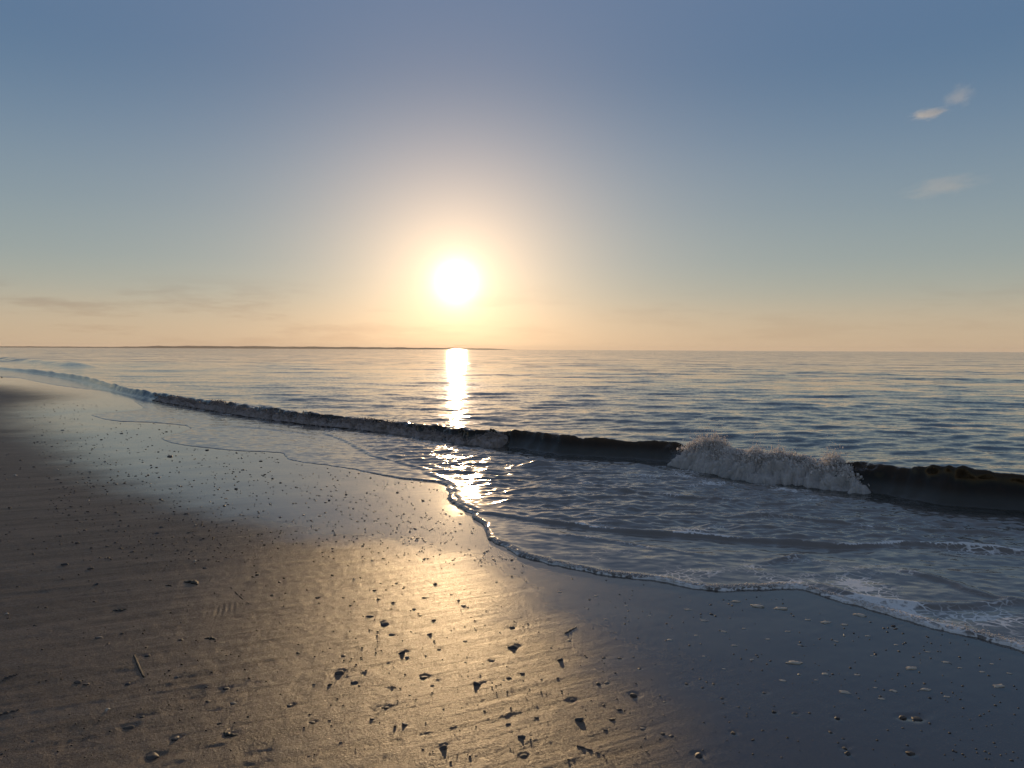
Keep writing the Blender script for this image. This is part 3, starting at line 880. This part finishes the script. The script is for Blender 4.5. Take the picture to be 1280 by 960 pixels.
def shell_mesh(seed):
    """One valve of a cockle: ribbed fan dome, hollow below."""
    g = np.random.default_rng(seed); V = []; Fc = []
    na, nr_ = 41, 9
    for side in (0, 1):
        for i in range(nr_):
            r = i / (nr_ - 1)
            for k in range(na):
                t = (k / (na - 1) - 0.5) * math.pi * 1.25
                rib = 1 + 0.035 * math.cos(k * math.pi)
                w = r * (1.0 - 0.12 * abs(math.sin(t))) * rib
                z = 0.55 * (1 - (1.6 * r - 0.6) ** 2) * (1 - 0.3 * (t / 1.96) ** 2) * (0.9 if side else 1) * math.sqrt(max(math.cos(t * 0.72), 0))
                V.append((w * math.sin(t), w * math.cos(t) - 0.4, max(z, 0) * (1 if i < nr_ - 1 else 0) - 0.05 * side))
    for side in (0, 1):
        b = side * na * nr_
        for i in range(nr_ - 1):
            for k in range(na - 1):
                q = [b + i * na + k, b + i * na + k + 1, b + (i + 1) * na + k + 1, b + (i + 1) * na + k]
                Fc.append(q if side else q[::-1])
    me = bpy.data.meshes.new('shell'); me.from_pydata(V, [], Fc); me.shade_smooth(); me.materials.append(M_SHELL)
    return me


SHELLS = [shell_mesh(1)]
ZL = {'strip': 'small dark pebble lying on the shiny wet strip left of the wash', 'dull': 'small dark pebble lying on the dull brown damp sand',
      'glint': 'small dark pebble lying in the golden glint on the sand', 'wet': 'small dark pebble lying on the dark blue wet sand at right'}
GL = {'strip': 'small pebbles on the shiny wet strip', 'dull': 'small pebbles on the dull brown sand', 'glint': 'small pebbles in the golden glint', 'wet': 'small pebbles on the blue wet sand'}
SHL = {'strip': 'small pale shell bit lying on the shiny wet strip left of the wash', 'dull': 'small pale shell bit lying on the dull brown damp sand',
       'glint': 'small pale shell bit lying in the golden glint on the sand', 'wet': 'small pale shell bit lying on the dark blue wet sand at right'}


def place(name, me, px, py, w, sink, hgt=1.0):
    x, y = at(px, py)
    r0 = 0.5 * w * px_m(px, py)
    o = bpy.data.objects.new(name, me); COL.objects.link(o)
    o.location = (x, y, sand_z(x, y) + r0 * sink)
    o.scale = (r0, r0, r0 * hgt)
    o.rotation_euler = (random.uniform(-.25, .25), random.uniform(-.25, .25), random.uniform(0, 6.28))
    return o


for k, s in enumerate(stones):
    o = place('pebble', STONES[k % 9], s[0], s[1], s[2] * 1.05, -0.04, random.uniform(.42, .65))
    zn = zone(s[0], s[1])[1]
    if zn == 'none': zn = 'wet'
    if (s[0], s[1]) in uniq: tag(o, uniq[(s[0], s[1])], 'stone', 'dark stones on the sand')
    else: tag(o, ZL[zn], 'pebble', GL[zn])
for k, s in enumerate(small):
    zn = s[3]
    if random.random() < 0.16:
        tag(place('shell', SHELLS[0], s[0], s[1], s[2] * 1.2, 0.05), SHL[zn], 'shell', 'pale shell bits: ' + GL[zn].replace('small pebbles ', ''))
    else:
        tag(place('pebble', STONES[(k * 5 + 2) % 9], s[0], s[1], s[2], 0.0, 0.55), ZL[zn], 'pebble', GL[zn])


def fleck_mesh(seed):
    g = np.random.default_rng(seed)
    V, Fc = ico(3)
    n = fbm(V[:, 0] * 1.3 + seed, V[:, 1] * 1.3, seed, 3)
    V = V * np.stack([1 + .7 * n, .55 * (1 + .45 * n), .16 * (1 + .5 * perlin(V[:, 0] * 4, V[:, 1] * 4, seed + 1))], 1)
    me = bpy.data.meshes.new('foam_fleck'); me.from_pydata(V.tolist(), [], Fc.tolist()); me.shade_smooth(); me.materials.append(M_FLECK)
    return me


FLECKS = [fleck_mesh(700 + k) for k in range(5)]
for k, s in enumerate(flecks):
    if zone(s[0], s[1])[0] == 0: continue
    o = place('foam_fleck', FLECKS[k % 5], s[0], s[1], s[2], 0.02)
    o.rotation_euler = (0, 0, random.uniform(-.6, .4))
    if (s[0], s[1]) in fleck_uniq: tag(o, fleck_uniq[(s[0], s[1])], 'foam fleck', 'foam flecks left on the wet sand')
    else: tag(o, 'small pale foam fleck left on the blue wet sand', 'foam fleck', 'small foam flecks on the wet sand')


def tube_mesh(name, pts, rad, mat, ns=8, flat=1.0):
    V = []; Fc = []
    n = len(pts)
    for i, p in enumerate(pts):
        d = (Vector(pts[min(i + 1, n - 1)]) - Vector(pts[max(i - 1, 0)])).normalized()
        s = d.cross(Vector((0, 0, 1))).normalized(); up = s.cross(d)
        for k in range(ns):
            a_ = 2 * math.pi * k / ns
            V.append(Vector(p) + s * math.cos(a_) * rad[i] + up * math.sin(a_) * rad[i] * flat)
    for i in range(n - 1):
        for k in range(ns):
            Fc.append((i * ns + k, i * ns + (k + 1) % ns, (i + 1) * ns + (k + 1) % ns, (i + 1) * ns + k))
    Fc.append(tuple(range(ns))[::-1]); Fc.append(tuple((n - 1) * ns + k for k in range(ns)))
    me = bpy.data.meshes.new(name); me.from_pydata([tuple(v) for v in V], [], Fc); me.shade_smooth(); me.materials.append(mat)
    return me


for (p, q, r0, kind, lab) in sticks:
    a_, b_ = at(*p), at(*q)
    mid = ((a_[0] + b_[0]) / 2, (a_[1] + b_[1]) / 2)
    n = 14; pts = []; rad = []
    for i in range(n):
        t = i / (n - 1); bend = 0.004 * math.sin(t * math.pi) + (0.004 * math.sin(t * 9) if kind == 'stick' else 0)
        x = a_[0] + (b_[0] - a_[0]) * t; y = a_[1] + (b_[1] - a_[1]) * t
        L = math.hypot(b_[0] - a_[0], b_[1] - a_[1])
        x += bend * L * 2 * (b_[1] - a_[1]) / L; y -= bend * L * 2 * (b_[0] - a_[0]) / L
        pts.append((x - mid[0], y - mid[1], r0 * (0.05 + 0.25 * math.sin(t * 23 + px_m(*p) * 900)) - 0.001))
        rad.append(r0 * ((0.75 + .25 * math.sin(t * math.pi)) if kind == 'razor' else (1.0 - .45 * t + .12 * math.sin(t * 17))))
    nm = 'razor_shell' if kind == 'razor' else 'stick'
    o = bpy.data.objects.new(nm, tube_mesh(nm, pts, rad, M_RAZOR if kind == 'razor' else M_WOOD, 10, 0.6)); COL.objects.link(o)
    o.location = (*mid, sand_z(*mid)); tag(o, lab, 'razor shell' if kind == 'razor' else 'stick')

for k, (px, py, w, lab) in enumerate(weeds):
    s = px_m(px, py) * w * 0.5; g = np.random.default_rng(900 + k)
    ns, nu = 40, 12; V = []; Fc = []
    ba = g.uniform(-.5, .5)
    for i in range(ns):
        t = i / (ns - 1) * 2 - 1
        for j in range(nu):
            q_ = j / (nu - 1) * 2 - 1
            wd_ = (0.34 + 0.10 * math.sin(t * 7 + k)) * math.sqrt(max(1 - t * t, 0.02))
            xx = t; yy = q_ * wd_ + 0.35 * t * t * (1 if k % 2 else -1)
            zz = 0.14 * (1 - q_ * q_) * (1 - t * t) + 0.05 * math.sin(t * 11 + q_ * 3 + k) * (1 - abs(t)) + 0.06
            V.append((xx * s, yy * s, zz * s))
    for i in range(ns - 1):
        for j in range(nu - 1):
            Fc.append((i * nu + j, (i + 1) * nu + j, (i + 1) * nu + j + 1, i * nu + j + 1))
    me = bpy.data.meshes.new('seaweed'); me.from_pydata(V, [], Fc); me.shade_smooth(); me.materials.append(M_WEED)
    o = bpy.data.objects.new('seaweed_scrap', me); COL.objects.link(o)
    md = o.modifiers.new('thickness', 'SOLIDIFY'); md.thickness = 0.004
    x, y = at(px, py); o.location = (x, y, sand_z(x, y)); o.rotation_euler = (0, 0, ba)
    tag(o, lab, 'seaweed')

# crumbs of shell and grit, past counting
m_ = 15000
gpx = rng.uniform(-40, 1320, m_); gpy = 505 + 455 * rng.random(m_) ** 1.5
gxy = np.array([at(p_, q_) for p_, q_ in zip(gpx, gpy)])
gde = edge_dist(gxy[:, 0], gxy[:, 1]); gwd = wet_dist(gxy[:, 0], gxy[:, 1])
up_ = (gpy < 705) & (gpx < 640)
dns = np.where(up_, np.where(gpx - (gpy - 540) * 0.2 > 40, 1.0, 0.25), np.where((gpx > 640) & (gwd > 0), 0.26, np.where((gpx > 400) & (gpx < 720), 0.26, 0.14)))
ok = (gde < -0.08) & (rng.random(m_) < dns) & (perlin(gxy[:, 0] * 1.7, gxy[:, 1] * 1.7, 120) > rng.uniform(-.8, .5, m_))
gp = np.array([(x, y, sand_z(x, y) + 0.001, k_ * 0.62 * px_m(p_, max(q_, 600))) for (x, y), p_, q_, k_ in
               zip(gxy[ok], gpx[ok], gpy[ok], rng.uniform(.8, 2.3, ok.sum()))])[:4800]
V, Fa = blobs(gp[:, :3], gp[:, 3], ICO1, 0.4, 77)
grit = build('shell_grit', V, Fa, {}, M_STONE[1])
tag(grit, 'dark crumbs of shell and grit strewn over the wet sand', 'grit', kind='stuff')

# ------------------------------------------------------------------ far shore on the horizon
def headland():
    D = 7000.0
    V = []; Fc = []
    n = 420
    for i in range(n):
        px = -120 + 770 * i / (n - 1)
        d = ray(px, 430); az = math.atan2(d.x, d.y)
        t = px
        h = 9 + 10 * smooth(130, 230, np.array(t)) - 9 * smooth(420, 600, np.array(t))
        h = float(h) * (1 + 0.22 * float(perlin(np.array([i * .09]), np.array([.3]), 130)[0])) + 3.0 * float(np.clip(perlin(np.array([i * .45]), np.array([.7]), 131)[0], 0, 1))
        h *= float(smooth(650, 610, np.array(t)))
        for (dd, hh) in ((0, -2), (15, h * 0.75), (60, h), (350, h * 0.9), (700, -2)):
            V.append((math.sin(az) * (D + dd), math.cos(az) * (D + dd), hh))
    for i in range(n - 1):
        for k in range(4):
            Fc.append((i * 5 + k, (i + 1) * 5 + k, (i + 1) * 5 + k + 1, i * 5 + k + 1))
    me = bpy.data.meshes.new('headland'); me.from_pydata(V, [], Fc); me.materials.append(M_LAND)
    o = bpy.data.objects.new('headland', me); COL.objects.link(o)
    tag(o, 'low dark wooded shore lying along the horizon below the sun', 'headland', kind='structure')


headland()

# air between here and the far shore
def haze():
    m, nt = new_mat('haze'); N = NT(nt)
    v = N.node('ShaderNodeVolumePrincipled'); v.inputs['Color'].default_value = (1.0, 0.93, 0.86, 1); v.inputs['Density'].default_value = HAZE
    v.inputs['Anisotropy'].default_value = 0.3
    out = N.node('ShaderNodeOutputMaterial'); N.link(v.outputs[0], out.inputs['Volume'])
    bm = bmesh.new(); bmesh.ops.create_cube(bm, size=1.0)
    me = bpy.data.meshes.new('haze'); bm.to_mesh(me); bm.free(); me.materials.append(m)
    o = bpy.data.objects.new('haze', me); COL.objects.link(o)
    o.scale = (20000, 20000, 45); o.location = (0, 0, 45 / 2 - 8)
    tag(o, 'thin warm haze over the sea', 'haze', kind='stuff')


HAZE = 0.00006
USE_HAZE = True
if USE_HAZE: haze()


# ------------------------------------------------------------------ small clouds, upper right
def cloud(px, py, wpx, hpx, tilt, dens, seed, label):
    D = 3000.0
    d = ray(px, py); s = D / (-(cam_rot.transposed() @ d).z) / F
    m, nt = new_mat('cloud_vapour'); N = NT(nt)
    tc = N.node('ShaderNodeTexCoord').outputs['Object']
    off_ = N.vmath('ADD', tc, (seed * 3.1, seed * 1.7, seed))
    mp = N.node('ShaderNodeMapping'); N.link(off_, mp.inputs[0]); mp.inputs['Scale'].default_value = (1.0, 1.0, 1.0)
    n = N.noise(mp.outputs[0], 2.1, 5.0, 0.68)
    r = N.vmath('LENGTH', tc)
    f = N.math('SUBTRACT', N.math('ADD', n, N.math('MULTIPLY', N.math('SUBTRACT', 1.0, r), 0.55)), 0.62)
    f = N.math('MULTIPLY', N.maprange(f, 0.0, 0.35, 0.0, 1.0), dens)
    v = N.node('ShaderNodeVolumePrincipled'); v.inputs['Color'].default_value = (0.92, 0.97, 1.0, 1); v.inputs['Anisotropy'].default_value = 0.45
    N.link(f, v.inputs['Density'])
    out = N.node('ShaderNodeOutputMaterial'); N.link(v.outputs[0], out.inputs['Volume'])
    V, Fc = ico(3)
    me = bpy.data.meshes.new('cloud'); me.from_pydata(V.tolist(), [], Fc.tolist()); me.materials.append(m)
    o = bpy.data.objects.new('cloud', me); COL.objects.link(o)
    o.location = d * D + Vector((0, 0, CAM_Z)); o.scale = (wpx * s / 2, wpx * s / 2, hpx * s / 2); o.rotation_euler = (0, tilt, 0)
    tag(o, label, 'cloud', 'small clouds in the upper right sky')


cloud(1161, 142, 40, 12, R(-4), 0.016, 11, 'small bright white cloud wisp, brightest of the three at upper right')
cloud(1199, 120, 36, 26, R(-25), 0.0040, 14, 'faint hooked cloud wisp just above the brightest wisp')
cloud(1180, 233, 90, 26, R(-6), 0.0018, 8, 'very faint long cloud wisp well below the brightest wisp')

# ------------------------------------------------------------------ sky and sun
w = bpy.data.worlds.new('World'); scene.world = w; w.use_nodes = True
nt = w.node_tree; N = NT(nt)
bg = nt.nodes['Background']
tc = N.node('ShaderNodeTexCoord').outputs['Generated']
dirn = N.vmath('NORMALIZE', tc)
sp = N.node('ShaderNodeSeparateXYZ'); N.link(dirn, sp.inputs[0])
z = sp.outputs[2]
ramp = N.node('ShaderNodeValToRGB'); N.link(N.math('MAXIMUM', z, 0.0), ramp.inputs[0])
ramp.color_ramp.interpolation = 'B_SPLINE'
stops = [(0.0, (.50, .37, .245)), (0.035, (.49, .395, .275)), (0.07, (.345, .355, .30)), (0.11, (.27, .32, .315)), (0.17, (.212, .276, .315)),
         (0.25, (.140, .214, .302)), (0.34, (.074, .148, .255)), (0.5, (.12, .18, .30)), (1.0, (.15, .18, .25))]
el = ramp.color_ramp.elements
el[0].position, el[0].color = stops[0][0], (*stops[0][1], 1)
el[1].position, el[1].color = stops[-1][0], (*stops[-1][1], 1)
for p_, c_ in stops[1:-1]:
    e = el.new(p_); e.color = (*c_, 1)
cosang = N.vmath('DOT_PRODUCT', dirn, tuple(SUN_DIR))
theta = N.math('MULTIPLY', N.math('ARCCOSINE', N.math('MINIMUM', cosang, 0.9999999)), 180 / math.pi)


def glow(width, colr):
    g = N.math('EXPONENT', N.math('MULTIPLY', theta, -1.0 / width))
    return N.vmath('SCALE', colr, scale=g)


sky = ramp.outputs[0]
sky = N.vmath('SCALE', sky, scale=N.maprange(sp.outputs[1], -0.9, 0.3, 0.88, 1.0))      # dimmer away from the sun
sky = N.vmath('ADD', sky, glow(5.0, (1.25, 0.78, 0.36)))
sky = N.vmath('ADD', sky, glow(9.0, (0.20, 0.13, 0.11)))
sky = N.vmath('ADD', sky, glow(0.54, (6.0, 5.0, 5.0)))
# thin bars of low cloud near the horizon
mp = N.node('ShaderNodeMapping'); N.link(dirn, mp.inputs[0]); mp.inputs['Scale'].default_value = (3.0, 3.0, 20.0)
nb_ = N.noise(mp.outputs[0], 2.2, 5.0, 0.6)
band = N.math('MULTIPLY', N.maprange(z, 0.0, 0.02, 0.4, 1.0), N.maprange(z, 0.05, 0.095, 1.0, 0.0))
cl_ = N.math('MULTIPLY', N.maprange(nb_, 0.47, 0.66, 0.0, 1.0), band)
sky = N.mix(N.math('MULTIPLY', cl_, N.maprange(sp.outputs[0], -0.40, 0.0, 0.42, 0.16)), sky, N.vmath('MULTIPLY', sky, (0.66, 0.56, 0.56)))
nish = N.node('ShaderNodeTexSky', sky_type='NISHITA', sun_disc=False, sun_elevation=SUN_EL, sun_rotation=-SUN_AZ)
nish.dust_density = 0.6; nish.ozone_density = 2.0
sky = N.vmath('ADD', N.vmath('SCALE', sky, scale=0.98), N.vmath('SCALE', nish.outputs[0], scale=0.0025))
N.link(N.vmath('SCALE', sky, scale=10.0), bg.inputs[0])
bg.inputs[1].default_value = 0.1
w.cycles.sampling_method = 'MANUAL'; w.cycles.sample_map_resolution = 2048

sl = bpy.data.lights.new('sun', 'SUN'); sl.energy = 2.1; sl.angle = R(0.53); sl.color = (1.0, 0.67, 0.35)
so = bpy.data.objects.new('sun', sl); COL.objects.link(so)
so.rotation_euler = (-SUN_DIR).to_track_quat('-Z', 'Y').to_euler()
so.location = (0, 0, 50)

vs = scene.view_settings
vs.view_transform = 'Standard'; vs.look = 'None'; vs.exposure = 0.17; vs.gamma = 1.0; vs.use_curve_mapping = False
c = scene.cycles
c.use_denoising = True
c.denoiser = 'OPENIMAGEDENOISE'
c.max_bounces = 6; c.diffuse_bounces = 2; c.glossy_bounces = 3; c.transmission_bounces = 4; c.volume_bounces = 2; c.transparent_max_bounces = 6
c.sample_clamp_indirect = 4.0
c.caustics_reflective = False; c.caustics_refractive = False
c.volume_step_rate = 1.0; c.volume_max_steps = 128
